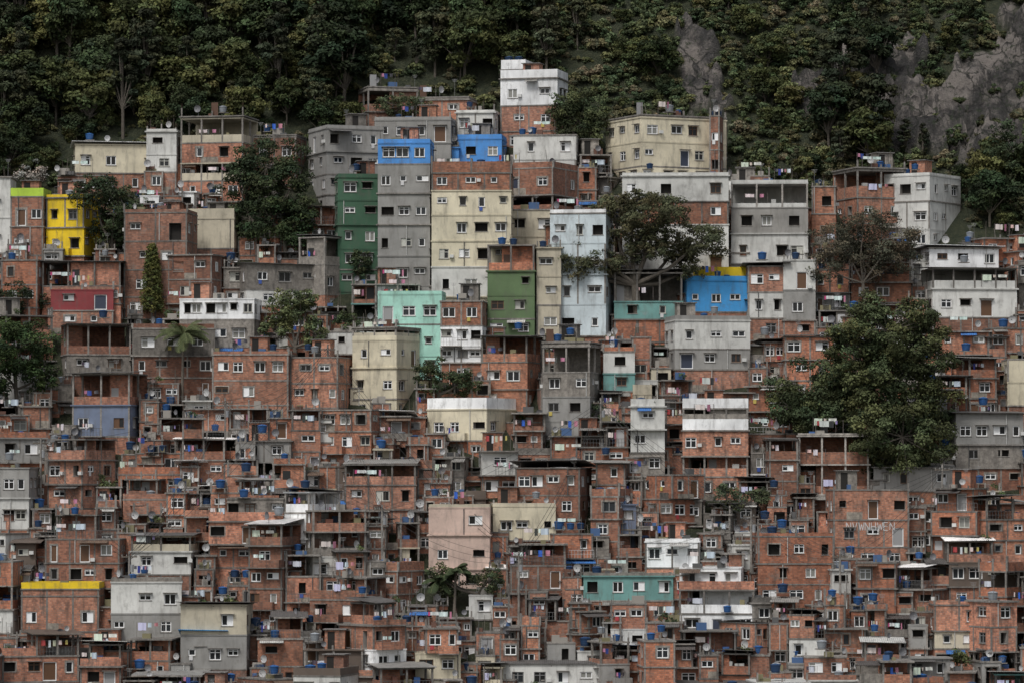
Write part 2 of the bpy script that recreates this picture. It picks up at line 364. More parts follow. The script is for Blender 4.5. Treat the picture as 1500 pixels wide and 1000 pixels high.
    if r.random()<.3:
        x=dx+r.uniform(.2,dw-.2); H=r.uniform(1.5,3); mb.tube((x,.5,deck),(x,.5,deck+H),.022,.018,SM,(.2,.2,.2),4)
        for k in range(3): mb.box(x-.35+.06*k,x+.35-.06*k,.49,.51,deck+H-.15*k-.05,deck+H-.15*k-.02,SM,(.3,.3,.3))
    if vary and r.random()<.15:
        x=dx+r.uniform(.5,max(.6,dw-.5)); V,C=leafquads([(x,.4,deck+.5),(x+.4,.5,deck+.3)],[.45,.35],60,.1,(.05,.09,.03)); mb.leaves(V,C)
    me=mb.mesh(name); o=put(name,me,(ax,ay,zg),yaw)
    return o,deck,cover,props,(dx,dw)
TANKS=[];DISH=[];LINES=[]
def build_props():
    for k,c in enumerate(((.018,.075,.21),(.02,.085,.24),(.013,.04,.1),(.24,.26,.28))):
        mb=MB(); n=16
        prof=[(.52,0),(.6,.3),(.585,.32),(.64,.62),(.62,.64),(.68,.9),(.72,.93),(.72,.99)]
        for (a,za),(b,zb) in zip(prof,prof[1:]): mb.tube((0,0,za),(0,0,zb),a,b,SM,c,n)
        mb.tube((0,0,.99),(0,0,1.12),.7,.3,SM,tuple(min(1,x*1.3) for x in c),n,True); mb.tube((0,0,1.12),(0,0,1.17),.16,.14,SM,c,8,True)
        mb.box(-.75,.75,-.75,.75,-.12,-.0,CO,(1,1,1)); TANKS.append(mb.mesh('water_tank'))
    for k in range(2):
        mb=MB(); prev=None; n=14; R0=.42
        for i in range(5):
            rr=R0*i/4; dd=.16*(i/4)**2
            ring=[(rr*math.cos(6.283*j/n), -dd-.1, .85+rr*math.sin(6.283*j/n)) for j in range(n)]
            if prev:
                for j in range(n): mb.q(prev[j],prev[(j+1)%n],ring[(j+1)%n],ring[j],SM,(.4,.4,.4) if k else (.16,.16,.17))
            prev=ring
        mb.tube((0,0,0),(0,0,.8),.03,.03,SM,(.2,.2,.2)); mb.tube((0,-.1,.5),(0,-.6,.85),.012,.012,SM,(.2,.2,.2),4); mb.tube((0,-.58,.8),(0,-.66,.9),.05,.05,SM,(.2,.2,.2),6,True)
        DISH.append(mb.mesh('satellite_dish'))
    cols=[(.8,.8,.8),(.75,.75,.78),(.8,.8,.78),(.05,.08,.35),(.4,.05,.05),(.08,.08,.09),(.05,.05,.06),(.5,.2,.26),(.1,.25,.45),(.5,.45,.12),(.06,.2,.1),(.3,.24,.38),(.65,.62,.55),(.03,.15,.5),(.6,.1,.25)]
    for k in range(14):
        mb=MB(); L=R.uniform(2.2,4.2)
        for x in (0,L): mb.tube((x,0,0),(x,0,1.75),.03,.03,SM,(.15,.13,.12),5)
        mb.tube((0,0,1.7),(L/2,0,1.62),.01,.01,SM,(.1,.1,.1),4); mb.tube((L/2,0,1.62),(L,0,1.7),.01,.01,SM,(.1,.1,.1),4)
        x=.15
        while x<L-.6:
            wd=R.choice((.25,.35,.45,.5,1.1)); ht=R.uniform(.35,.9); c=R.choice(cols[:3] if wd>1 else cols); c=tuple(v*R.uniform(.7,1) for v in c)
            seg=4
            for i in range(seg):
                a=x+wd*i/seg; b=x+wd*(i+1)/seg
                f=lambda t:(.05*math.sin(t*9)); g=lambda t:(.10*math.sin(t*7+1))
                mb.q((a,f(a)*.3,1.65),(a,g(a),1.65-ht*R.uniform(.93,1)),(b,g(b),1.65-ht),(b,f(b)*.3,1.65),SM,c)
            x+=wd+R.uniform(.03,.45)
        LINES.append(mb.mesh('clothesline'))
build_props()
def loc_w(ax,ay,yaw,lx,ly): c,s=math.cos(yaw),math.sin(yaw); return ax+lx*c-ly*s, ay+lx*s+ly*c
def dress(ax,ay,yaw,w,d,zg,deck,cover,props,r,tk=None,dxw=None):
    dx,dw=dxw or (0,w)
    for p in props:
        if p[0]=='line':
            x,y=loc_w(ax,ay,yaw,dx+r.uniform(.1,max(.2,dw-4)),.35 if r.random()<.45 else -.14); put('clothesline',r.choice(LINES),(x,y,zg+p[2]+.2),yaw,(max(.3,min(1,(dw-.4)/4.2)),1,.9))
        elif p[0]=='bline':
            x,y=loc_w(ax,ay,yaw,p[4]+.1,-p[5]+.0); put('clothesline',r.choice(LINES),(x,y,zg+p[2]-.1),yaw,(.5,1,.95))
        elif p[0]=='tank' and r.random()<.5:
            x,y=loc_w(ax,ay,yaw,p[1],p[3]); s=r.uniform(.6,.8); put('water_tank',r.choice(TANKS),(x,y,zg+p[2]+.12*s),r.random()*6,s)
    if tk is None: tk=r.choice((0,0,0,1,1,1,2,3))
    if cover: tk=min(tk,1)
    lx=r.uniform(.8,max(.9,dw-.9-tk*1.3))
    for i in range(tk):
        if lx>dw-.6: break
        x,y=loc_w(ax,ay,yaw,dx+lx,r.choice((1.0,1.0,2.4)) if not cover else d-1.0); s=r.uniform(.6,.9)
        put('water_tank',r.choice(TANKS[:3]+TANKS),(x,y,zg+deck+.12*s+(r.choice((0,0,.4,.8)) if not cover else .9)),r.random()*6,s); lx+=1.3
    if r.random()<.5:
        x,y=loc_w(ax,ay,yaw,dx+r.uniform(.3,dw-.3),.5); put('satellite_dish',r.choice(DISH),(x,y,zg+deck),r.uniform(-1,1),r.uniform(.7,1.2))
    if not cover and r.random()<.48 and dw>3.6:
        x,y=loc_w(ax,ay,yaw,dx+r.uniform(.1,max(.2,dw-3.8)),.5); put('clothesline',r.choice(LINES),(x,y,zg+deck+.1),yaw,(.85,1,1))
OCC=[]; FOOT=[]
CN={'B':'brick_house','C':'concrete_house','G':'grey_house','W':'white_house','w':'whitewashed_house','Y':'cream_house','c':'cream_house','U':'blue_house','g':'green_house','l':'green_house','M':'mint_house','P':'pale_blue_house','y':'yellow_house','L':'lime_house','S':'blue_house','K':'pink_house','T':'teal_house','b':'blue_grey_house','R':'red_house','D':'grey_house','X':'concrete_house','N':'brown_house','E':'grey_house'}
def LM(u0,u1,top,floors,yaw=0,d=7,drop=38,base='B',tk=None,seed=0,name=None,ccv=None):
    r=random.Random(seed+int(u0*7+top*13)); bot=top+sum(f[1] for f in floors)
    _,y=site(u0,bot+drop); s=FO/(CD+y); a=math.radians(yaw)
    X0=(u0-750)/s; W=(u1-u0)/s; sd=d*abs(math.sin(a))
    if sd>W*.6: d=W*.5/abs(math.sin(a)); sd=d*abs(math.sin(a))
    w=(W-sd)/math.cos(a)
    ax=X0+(sd if a>0 else 0); ay=y+(w*abs(math.sin(a)) if a<0 else 0)
    fl=[(f[0],f[1]/s,f[2],f[3] if len(f)>3 else 0) for f in floors]
    zg=terr(ax,y); nm=name or CN[floors[-1][0]]
    o,deck,cover,props,dxw=make_house(nm,ax,ay,a,w,d,zat(top,y),fl,base,r,zg,ccv=ccv)
    dress(ax,ay,a,w,d,zg,deck,cover,props,r,tk)
    OCC.append((u0,u1,bot,y)); FOOT.append((X0,X0+W,y,y+d+abs(w*math.sin(a)))); mark(u0+2,u1-2,top,bot+drop-4)
    return o,w,zat(top,y)-zg,s
# ---- upper crest
LM(733,833,100,[('W',12,'p'),('W',40,'w',2),('B',38,'w',2)],-14,6,tk=0)
LM(734,782,86,[('W',14,'p'),('W',46,'w',0)],-14,4.5,46,tk=2,name='white_house')
LM(522,612,125,[('C',5,'s'),('B',32,'o')],14,6,tk=0)
LM(608,698,140,[('C',4,'s'),('B',30,'w',2)],-10,6,tk=0)
LM(447,560,182,[('G',4,'p'),('G',34,'w',3),('G',34,'w',3),('G',30,'w',3)],20,8,tk=0,base='G')
LM(548,668,170,[('G',4,'p'),('G',34,'w',4),('G',34,'w',4)],-5,8,tk=1,base='G')
LM(668,734,160,[('w',3,'p'),('w',34,'w',2)],-8,6,tk=1)
LM(553,634,203,[('U',5,'p'),('U',31,'w',3),('G',43,'w',3),('G',46,'w',3),('G',46,'w',3),('G',44,'w',3)],-3,7,tk=0,base='G',name='blue_topped_apartment_building')
LM(630,672,212,[('C',3,'s'),('U',24,'w',1)],0,5,30,tk=0)
LM(670,742,196,[('U',6,'p'),('U',36,'w',2)],-6,6,30,tk=0)
LM(487,556,254,[('g',4,'p'),('g',34,'w',2),('g',36,'w',2),('g',36,'w',2),('g',30,'w',2)],6,6,tk=1,base='g')
LM(632,752,236,[('B',16,'p'),('B',26,'w',3),('Y',36,'w',4),('Y',38,'w',4),('Y',38,'w',4),('w',44,'w',3)],-2,8,36,tk=0,base='c',name='cream_apartment_building')
LM(690,848,236,[('B',8,'p'),('B',40,'w',5),('B',26,'f')],-24,8,72,tk=3,base='c')
LM(748,812,306,[('c',40,'w',2),('c',44,'w',1)],-3,5,30,tk=0,base='c')
LM(714,788,358,[('B',38,'f'),('l',36,'w',2),('l',34,'w',2),('l',28,'w',2)],-4,6,30,tk=2,base='l')
LM(786,822,362,[('c',42,'w',1),('c',42,'w',1),('c',44,'w',1)],0,6,26,tk=1)
LM(806,900,306,[('W',5,'p'),('P',44,'w',3),('P',46,'w',3),('P',44,'w',2),('P',46,'w',2)],-10,6,26,tk=1)
LM(890,1068,166,[('C',4,'s'),('Y',36,'w',4),('Y',36,'w',5),('Y',26,'w',5)],26,10,40,tk=2,base='Y')
LM(1040,1069,168,[('B',50,'w',1),('B',40,'w',1)],-12,6,30,tk=2)
LM(752,850,196,[('w',36,'w',2),('w',30,'w',2)],-5,6,20,tk=2)
LM(912,1072,252,[('w',4,'p'),('w',38,'w',4),('B',34,'w',4),('w',36,'w',3),('w',36,'w',3)],-3,7,tk=1,base='w')
LM(1072,1190,263,[('w',4,'p'),('w',36,'f'),('E',38,'w',3),('w',44,'w',4)],-4,7,tk=0,base='G',ccv=1.7)
LM(1190,1232,272,[('B',40,'w',1),('B',44,'w',1)],-6,6,tk=1)
LM(1228,1330,244,[('C',4,'s'),('B',40,'f'),('B',38,'w',2)],18,8,tk=1)
LM(1300,1418,252,[('w',3,'p'),('w',38,'w',3),('w',42,'w',2)],-32,9,tk=2,base='w')
LM(98,214,206,[('W',4,'r'),('Y',42,'w',3)],8,7,tk=1)
LM(213,262,188,[('w',3,'p'),('w',34,'w',1),('w',26,'w',1)],-4,6,tk=0)
LM(262,372,168,[('C',3,'s'),('c',36,'o'),('B',30,'w',2),('c',26,'o')],-12,7,tk=1)
LM(368,445,196,[('C',3,'s'),('B',40,'w',2)],-10,6,tk=2)
LM(65,139,284,[('y',4,'p'),('y',44,'w',2),('y',42,'w',2)],-14,6,26,tk=1)
LM(14,66,275,[('L',12,'p'),('B',44,'w',2),('B',42,'w',2)],-3,6,26,tk=0)
LM(-30,14,258,[('w',60,'w',1),('w',52,'w',1)],0,6,26,tk=0)
LM(180,282,306,[('B',4,'p'),('B',42,'w',2),('B',42,'w',2),('B',40,'w',2)],-6,7,tk=1)
LM(274,352,305,[('c',14,'p'),('c',44,'w',0)],-8,6,30,tk=0)
LM(330,470,380,[('D',5,'r'),('C',38,'w',3),('w',24,'w',2)],22,7,26,tk=0)
LM(436,516,342,[('D',4,'r'),('C',40,'f'),('C',44,'w',1)],-34,8,24,tk=0)
LM(60,182,378,[('D',4,'r'),('B',36,'f'),('B',26,'w',3)],-4,7,tk=2)
LM(70,165,420,[('B',4,'p'),('R',30,'w',2)],3,6,tk=0)
LM(0,64,380,[('B',36,'w',2),('B',34,'w',2)],-8,6,tk=1)
LM(262,378,437,[('W',30,'w',6),('C',40,'w',3)],-4,7,tk=0)
LM(244,330,372,[('B',36,'w',2),('B',36,'w',1)],-14,7,tk=1)
# ---- right
LM(1000,1096,404,[('S',6,'p'),('S',46,'w',3)],5,6,tk=2)
LM(1018,1094,391,[('y',18,'p'),('y',30,'w',0)],5,4,34,tk=0,name='yellow_roof_annexe')
LM(977,1100,462,[('G',6,'p'),('w',42,'w',3),('G',30,'w',3)],8,7,tk=2)
LM(1096,1150,385,[('D',4,'r'),('B',38,'w',2),('w',38,'w',2)],0,6,tk=1)
LM(1148,1200,380,[('w',44,'w',1),('G',44,'w',1)],-4,6,tk=1)
LM(900,1000,395,[('D',4,'r'),('C',42,'f'),('T',26,'w',2)],0,6,tk=0)
LM(1350,1466,358,[('W',4,'r'),('W',34,'w',3)],10,6,tk=3)
LM(1358,1492,388,[('D',4,'r'),('w',30,'o'),('w',42,'w',4)],6,7,34,tk=1)
LM(1150,1224,488,[('D',4,'r'),('B',34,'w',2),('B',30,'w',2)],0,6,tk=0)
LM(1476,1540,525,[('Y',34,'w',1),('Y',34,'w',1)],0,6,tk=0)
LM(1395,1500,600,[('D',4,'r'),('G',46,'w',4),('C',34,'w',2)],4,6,tk=1)
# ---- middle
LM(553,652,426,[('M',4,'p'),('M',44,'w',3),('M',46,'w',2)],-4,6,tk=0,base='M')
LM(645,714,440,[('B',36,'w',2),('W',30,'w',3),('W',24,'w',3)],-6,6,34,tk=1)
LM(515,613,478,[('c',3,'s'),('c',10,'f'),('Y',6,'p'),('Y',40,'w',2),('Y',46,'w',2)],-24,6.5,30,tk=0,base='Y')
LM(310,430,514,[('B',4,'p'),('B',38,'w',4),('B',36,'w',3)],-5,7,tk=1)
LM(424,516,522,[('B',38,'w',2),('B',36,'w',3)],-14,7,tk=2)
LM(104,208,542,[('D',4,'r'),('B',46,'o'),('b',46,'w',2)],-12,7,30,tk=0)
LM(625,756,582,[('W',16,'p'),('Y',46,'w',3)],-26,8,30,tk=0)
LM(795,882,500,[('C',6,'s'),('C',38,'f'),('C',36,'w',2),('G',36,'w',2)],-12,7,tk=2,base='G')
LM(705,796,487,[('D',4,'r'),('B',38,'o'),('B',40,'w',2)],-16,7,tk=1)
LM(884,930,508,[('B',6,'p'),('w',32,'w',1),('T',26,'w',1)],0,6,tk=1)
LM(1000,1100,583,[('W',14,'p'),('C',16,'f'),('W',16,'p'),('B',38,'w',3),('B',30,'o')],-3,6,tk=0)
LM(1170,1276,634,[('C',3,'s'),('B',42,'f'),('B',44,'f')],-3,5,30,tk=0,name='unfinished_concrete_frame_house',ccv=1.9)
LM(80,190,470,[('D',4,'r'),('B',44,'f'),('C',30,'w',2)],12,7,tk=1)
LM(186,314,474,[('B',6,'p'),('C',40,'w',3),('B',32,'w',4)],5,7,tk=1)
# ---- lower
LM(505,612,672,[('E',7,'r'),('B',30,'o'),('B',36,'w',3)],-2,6,tk=0)
LM(755,868,674,[('D',10,'r'),('B',40,'w',4),('B',36,'w',3)],-12,7,tk=0)
LM(628,720,738,[('c',4,'p'),('K',40,'w',2),('K',50,'w',2)],-2,6,30,tk=0,base='K')
LM(718,814,736,[('c',4,'p'),('Y',50,'w',3)],3,6,30,tk=1)
LM(945,1031,788,[('W',4,'p'),('W',38,'w',3)],-5,6,tk=0)
LM(192,287,780,[('D',4,'r'),('c',22,'o'),('w',34,'w',2)],-5,6,tk=0)
LM(158,266,846,[('C',5,'p'),('w',46,'w',3),('G',40,'w',3)],4,6,tk=2)
LM(32,146,852,[('y',9,'p'),('B',10,'w',0),('B',52,'w',3)],0,6,tk=0)
LM(265,366,880,[('D',4,'r'),('c',44,'w',2),('G',50,'w',3)],-3,6,tk=1)
LM(852,986,838,[('C',4,'p'),('T',36,'w',4)],2,6,tk=1)
GH=LM(1215,1332,716,[('B',44,'w',3),('B',40,'w',3)],4,6,tk=0)
LM(1280,1400,676,[('E',8,'r'),('G',34,'w',4)],-3,6,tk=0)
LM(0,48,684,[('G',44,'w',2),('w',46,'w',2)],-4,6,tk=1)
LM(272,326,920,[('S',18,'r'),('w',34,'w',1)],0,5,tk=0)
LM(1368,1440,880,[('B',4,'p'),('B',38,'w',2),('c',26,'w',2)],0,6,tk=1)
LM(735,880,965,[('D',6,'r'),('w',40,'w',4)],0,6,10,tk=1)
LM(1106,1222,780,[('B',4,'p'),('B',40,'w',3),('B',30,'w',2)],3,6,tk=2)
mb=MB(); x=1.5; zt=GH[2]-44/GH[3]-.15
def stk(x0,z0,x1,z1):
    dx,dz=x1-x0,z1-z0; l=math.hypot(dx,dz); px,pz=-dz/l*.04,dx/l*.04
    mb.q((x0-px,-.035,z0-pz),(x1-px,-.035,z1-pz),(x1+px,-.035,z1+pz),(x0+px,-.035,z0+pz),SM,(.6,.6,.6))
for ch in 'NVWNHWEN':
    for s_ in {'N':((0,0,0,1),(0,1,.5,0),(.5,0,.5,1)),'V':((0,1,.25,0),(.25,0,.5,1)),'W':((0,1,.15,0),(.15,0,.3,.8),(.3,.8,.45,0),(.45,0,.6,1)),'H':((0,0,0,1),(.5,0,.5,1),(0,.5,.5,.5)),'E':((0,0,0,1),(0,1,.45,1),(0,.5,.4,.5),(0,0,.45,0))}[ch]:
        stk(x+s_[0],zt-1.1+s_[1]*.9,x+s_[2],zt-1.1+s_[3]*.9)
    x+=.72
g=put('graffiti',mb.mesh('graffiti')); g.parent=GH[0]
# ------------------------------------------------------------ trees
def forest_tree(k,H,rx,dens=1.0,base=(.045,.075,.028),low=False,nc=20,size=.26):
    mb=MB(); rr=random.Random(k*31+5); th=H*.55
    cen=[];rad=[]
    for i in range(nc):
        D=Vector((rr.gauss(0,1),rr.gauss(0,1),rr.gauss(.35,1))).normalized(); q=rr.uniform(.5,1)
        x,y=D.x*rx*q*.85,D.y*rx*q*.85; z=H*.62+D.z*H*.34*q
        if low: z=H*.15+H*.6*abs(D.z)*rr.random()
        cen.append((x,y,z)); rad.append(rx*rr.uniform(.22,.42))
    if not low:
        tx,ty=rr.uniform(-.4,.4),rr.uniform(-.4,.4); bc=(1.8,1.8,1.7) if k%3==0 else (1,1,1)
        mb.tube((0,0,-2),(tx,ty,th*.8),.2,.13,BK,bc,7)
        for c in cen[::2]: mb.tube((tx,ty,th*.6),c,.09,.03,BK,bc,4)
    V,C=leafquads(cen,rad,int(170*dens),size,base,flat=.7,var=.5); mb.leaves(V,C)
    return mb.mesh('forest_tree_mesh')
FT=[forest_tree(i,H,rx,1.5,base,size=.2,nc=32) for i,(H,rx,base) in enumerate([(9,3.3,(.036,.058,.022)),(8,2.8,(.05,.066,.022)),(10.5,3.0,(.028,.046,.02)),(7.5,2.4,(.06,.074,.026)),(9.5,3.9,(.04,.058,.02)),(11.5,2.3,(.042,.052,.026)),(7,3.0,(.028,.046,.02)),(6.5,2.0,(.085,.095,.035)),(12,1.7,(.05,.06,.032))])]
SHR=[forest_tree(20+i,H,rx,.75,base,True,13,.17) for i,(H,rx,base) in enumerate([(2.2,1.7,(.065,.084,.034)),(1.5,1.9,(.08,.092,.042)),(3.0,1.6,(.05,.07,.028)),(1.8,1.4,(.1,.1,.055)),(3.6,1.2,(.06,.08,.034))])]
SKY=[(-400,300),(0,285),(90,255),(215,225),(300,205),(440,215),(470,240),(560,215),(700,205),(850,215),(1060,235),(1180,280),(1300,300),(1420,330),(1500,345),(1900,380)]
def skyl(u):
    for (a,va),(b,vb) in zip(SKY,SKY[1:]):
        if a<=u<=b: return va+(vb-va)*(u-a)/(b-a)
    return 300
ROCK=[(1240,130,70,55),(1385,165,98,82),(1480,150,66,90),(1030,115,32,72),(1335,90,55,34),(1440,235,65,30)]
def rockm(x,y):
    if y<80: return 0
    u,v=uv_of(x,y,terr(x,y)); m=-1
    for a,b,c,d in ROCK: m=max(m,1-math.hypot((u-a)/c,(v-b)/d))
    m+=.95*noise.noise(Vector((x*.15,y*.15,1)))+.6*noise.noise(Vector((x*.45,y*.45,4)))
    return max(0,min(1,m*6))
forest=bpy.data.objects.new('forest',None); sc.collection.objects.link(forest)
brush=bpy.data.objects.new('hillside_brush',None); sc.collection.objects.link(brush)
def infoot(x,y,mg):
    return any(a-mg<x<b+mg and c-mg<y<d+mg for a,b,c,d in FOOT)
yy=72.0
while yy<150:
    xx=-95.0
    while xx<95:
        x=xx+R.uniform(-1.6,1.6); y=yy+R.uniform(-1.5,1.5); z=terr(x,y); u,v=uv_of(x,y,z)
        xx+=3.2
        if v>skyl(u)+6 or infoot(x,y,1.6): continue
        rm=rockm(x,y)
        if rm>.25 and R.random()<.93: continue
        scrub=(810<u<1215 and v<262) or rm>.02 or (u>1180 and v<120 )
        if scrub and R.random()<.7: continue
        s=R.uniform(.45,1.4)*(.62 if scrub else 1)
        if v>skyl(u)-25: s*=.75
        put('tree',R.choice(FT),(x,y,z-1.2),R.random()*6.28,(s*R.uniform(.85,1.25),s*R.uniform(.85,1.25),s),forest)
    yy+=2.8
yy=74.0
while yy<132:
    xx=-70.0
    while xx<85:
        x=xx+R.uniform(-1,1); y=yy+R.uniform(-1,1); z=terr(x,y); u,v=uv_of(x,y,z); xx+=1.5
        if v>skyl(u)+14 or infoot(x,y,.6): continue
        rm=rockm(x,y)
        if rm>.3 and R.random()<.9: continue
        if not(780<u<1560) and R.random()<.6: continue
        put('shrub',R.choice(SHR),(x,y,z-.3+(1.0 if rm>.3 else 0)),R.random()*6.28,R.uniform(.35,1.2),brush)
    yy+=1.4
def hero(name,tu,tv,blobs,base=(.04,.07,.026),size=.17,dens=1.0,cl=.26,bot=None,trunk=.35,sparse=1.0,bark=(1,1,1),up=.6,yoff=0):
    x0,y0=site(tu,tv); y0+=yoff; zg=terr(x0,y0); s=FO/(CD+y0); mb=MB(); rr=random.Random(int(tu*3+tv))
    cen=[];rad=[];root=Vector((0,0,-1))
    fork=Vector((rr.uniform(-.3,.3),0,max(1.2,(zat(max(b[1]+b[3]*.4 for b in blobs),y0)-zg)*.85)))
    mid=(root+fork)/2+Vector((.25,0,0))
    mb.tube(root,mid,trunk*1.15,trunk*.9,BK,bark,9); mb.tube(mid,fork,trunk*.9,trunk*.75,BK,bark,9)
    for (bu,bv,ru,rv) in blobs:
        c=Vector(((bu-750)/s-x0, rr.uniform(-1,1)*ru/s*.5, zat(bv,y0)-zg)); rx=ru/s; rz=rv/s
        knee=fork.lerp(c,.5)+Vector((rr.uniform(-.5,.5),rr.uniform(-.5,.5),-.12*(c-fork).length*rr.uniform(0,1)))
        mb.tube(fork,knee,trunk*.55,trunk*.38,BK,bark,7); mb.tube(knee,c,trunk*.38,trunk*.2,BK,bark,6)
        cr=max(.5,cl*min(rx,rz)*1.25); n=max(7,int(sparse*2.6*(rx*rx*1.6+rx*rz*2.6)/(cr*cr*3.14)))
        n=min(n,140)
        for i in range(n):
            D=Vector((rr.gauss(0,1),rr.gauss(0,1),rr.gauss(0,1))).normalized()
            q=rr.uniform(.5,1.05); p=Vector((D.x*rx*q,D.y*rx*.8*q,D.z*rz*q)); cc=c+p
            cen.append(tuple(cc)); rad.append(cr*rr.uniform(.6,1.25))
            if i%3==0:
                k2=c.lerp(cc,.5)+Vector((0,0,-.15)); mb.tube(c,k2,trunk*.16,trunk*.09,BK,bark,4); mb.tube(k2,cc,trunk*.09,.02,BK,bark,4)
    rad=np.array(rad); per=np.maximum(25,(dens*3.2*rad**2*4/(size*size*1.1)*.34)).astype(int)
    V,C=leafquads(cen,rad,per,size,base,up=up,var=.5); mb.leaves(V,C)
    put(name,mb.mesh(name),(x0,y0,zg))
    u0=min(b[0]-b[2] for b in blobs);u1=max(b[0]+b[2] for b in blobs)
    OCC.append((u0+8,u1-8,bot or max(b[1]+b[3] for b in blobs)-8,y0)); FOOT.append((x0-1,x0+1,y0-1,y0+1))
    if sparse>=.9 and dens>=.9:
        for b in blobs: mark(b[0]-b[2]*.75,b[0]+b[2]*.75,b[1]-b[3]*.75,b[1]+b[3]*.75)
dk=(.034,.052,.022)
hero('umbrella_tree',932,500,[(900,308,44,24),(968,314,50,28),(864,350,38,22),(846,393,32,24),(1032,350,36,30),(935,340,46,24),(992,364,42,20),(884,384,36,20),(1008,396,26,16),(930,292,34,12),(950,368,36,16),(830,370,16,18)],(.055,.063,.03),.145,1.05,.34,bot=430,trunk=.62,sparse=.88)
hero('broadleaf_tree',848,238,[(848,175,42,40),(825,160,24,24),(870,190,26,30)],dk,.17)
hero('broadleaf_tree',385,385,[(390,245,55,45),(350,275,35,40),(425,280,32,50),(365,320,32,30)],dk,.17,bot=330)
hero('broadleaf_tree',415,400,[(395,320,35,40),(430,330,35,38)],(.05,.076,.028),.17,bot=362)
hero('broadleaf_tree',160,400,[(170,305,42,40),(140,285,36,25),(165,345,40,30)],dk,.17,bot=375)
hero('broadleaf_tree',30,480,[(15,440,34,24),(48,442,24,20)],(.03,.045,.02),.15,bot=462)
hero('flowering_tree',40,300,[(40,252,26,18)],(.3,.28,.24),.13,.5)
hero('broadleaf_tree',22,625,[(28,515,52,42),(0,540,35,45),(60,550,26,28),(20,485,30,16)],(.055,.09,.028),.16,bot=585)
hero('bare_crowned_tree',1265,500,[(1225,350,46,36),(1300,345,52,34),(1265,380,52,32),(1210,390,30,24),(1320,380,30,22),(1265,325,34,16)],(.075,.073,.045),.12,.65,.3,bot=450,trunk=.26,sparse=.8,bark=(1.3,1.3,1.3))
hero('broadleaf_tree',1315,740,[(1300,485,72,52),(1355,510,52,62),(1255,510,42,42),(1330,580,78,72),(1285,545,50,60),(1320,640,74,50),(1280,620,40,40),(1310,672,56,30)],(.036,.054,.022),.17,1.2,.22,bot=690,trunk=.5)
hero('broadleaf_tree',1200,690,[(1195,575,66,45),(1245,575,34,36),(1155,595,32,32),(1200,610,66,32)],(.04,.06,.025),.17,1.1,bot=636)
hero('broadleaf_tree',1065,790,[(1065,728,22,26),(1110,726,20,12)],(.045,.065,.032),.14,bot=752)
hero('broadleaf_tree',640,620,[(632,552,24,28),(672,562,28,22)],(.04,.06,.025),.15,bot=582)
hero('broadleaf_tree',430,560,[(425,450,32,24),(405,480,22,22),(460,490,22,24),(440,440,26,14)],(.055,.08,.033),.15,bot=512)
hero('domed_fig_tree',590,200,[(590,156,42,15)],(.05,.065,.03),.13,bot=168)
hero('broadleaf_tree',700,900,[(715,850,28,18),(660,855,24,22),(640,845,14,20)],(.045,.065,.03),.14,.7,bot=872)
hero('broadleaf_tree',1470,300,[(1475,235,30,60),(1440,290,30,40),(1490,300,30,40)],(.038,.058,.027),.17,bot=320)
hero('broadleaf_tree',525,430,[(528,388,18,22)],dk,.15,bot=405)
for (u,v,a) in ((255,465,16),(150,705,12),(870,600,14),(1400,960,12),(505,470,14),(975,905,11),(335,880,10)):
    hero('bush',u,v+45,[(u,v,a,a*.8),(u+a,v+4,a*.7,a*.6)],(.05,.075,.03),.13,.9,bot=v+a,trunk=.12)
def column_pine(tu,tv,top):
    x0,y0=site(tu,tv); zg=terr(x0,y0); H=zat(top,y0)-zg; mb=MB(); mb.tube((0,0,-1),(0,0,H),.18,.03,BK,(1,1,1),7)
    cen=[];rad=[]
    for i in range(90):
        t=.2+.8*i/90; a=i*2.4; r=1.7*(1-t)**.5+.15
        c=(r*.7*math.cos(a),r*.7*math.sin(a),H*t); cen.append(c); rad.append(.34+.3*(1-t)); mb.tube((0,0,H*t-.2),c,.04,.015,BK,(1,1,1),4)
    V,C=leafquads(cen,rad,90,.12,(.13,.14,.035),.3,.5); mb.leaves(V,C); put('columnar_pine_tree',mb.mesh('columnar_pine_tree'),(x0,y0,zg)); OCC.append((tu-15,tu+15,455,y0)); FOOT.append((x0-1.2,x0+1.2,y0-1,y0+1))
column_pine(222,480,358)
def palm(tu,tv,top,fr=3.4,n=18):
    x0,y0=site(tu,tv); zg=terr(x0,y0); H=zat(top,y0)-zg; mb=MB(); mb.tube((0,0,-1),(.2,0,H),.2,.13,BK,(1.3,1.3,1.3),8); V=[];C=[]
    for k in range(n):
        a=k*2.399; el=R.uniform(-.1,1.2); L=fr*R.uniform(.8,1.1); p=Vector((.2,0,H)); d=Vector((math.cos(a)*math.cos(el),math.sin(a)*math.cos(el),math.sin(el))); sd=Vector((-math.sin(a),math.cos(a),0))
        for i in range(16):
            q=p+d*(L/16); mb.tube(p,q,.025,.02,BK,(1.2,1.4,.8),4); ll=.85*math.sin(math.pi*(i+2)/18.5)
            for sg in (-1,1):
                for jj in (0,.5):
                    b=p.lerp(q,jj); t=b+sd*sg*ll*.8+Vector((0,0,-ll*.5))+d*ll*.35; w=d*.05
                    V.append([b-w,b+w,t+w*.4,t-w*.4]); g=R.uniform(.7,1.3); C.append((.05*g,.075*g,.03*g))
            p=q; d=(d+Vector((0,0,-.11))).normalized()
    mb.leaves(np.array([[tuple(v) for v in f] for f in V]),np.array(C)); put('palm_tree',mb.mesh('palm_tree'),(x0,y0,zg)); OCC.append((tu-40,tu+40,top+52,y0)); FOOT.append((x0-1,x0+1,y0-1,y0+1))
palm(266,600,492,4.0,28); palm(665,905,835,2.4,14); palm(640,900,850,2.2,12)
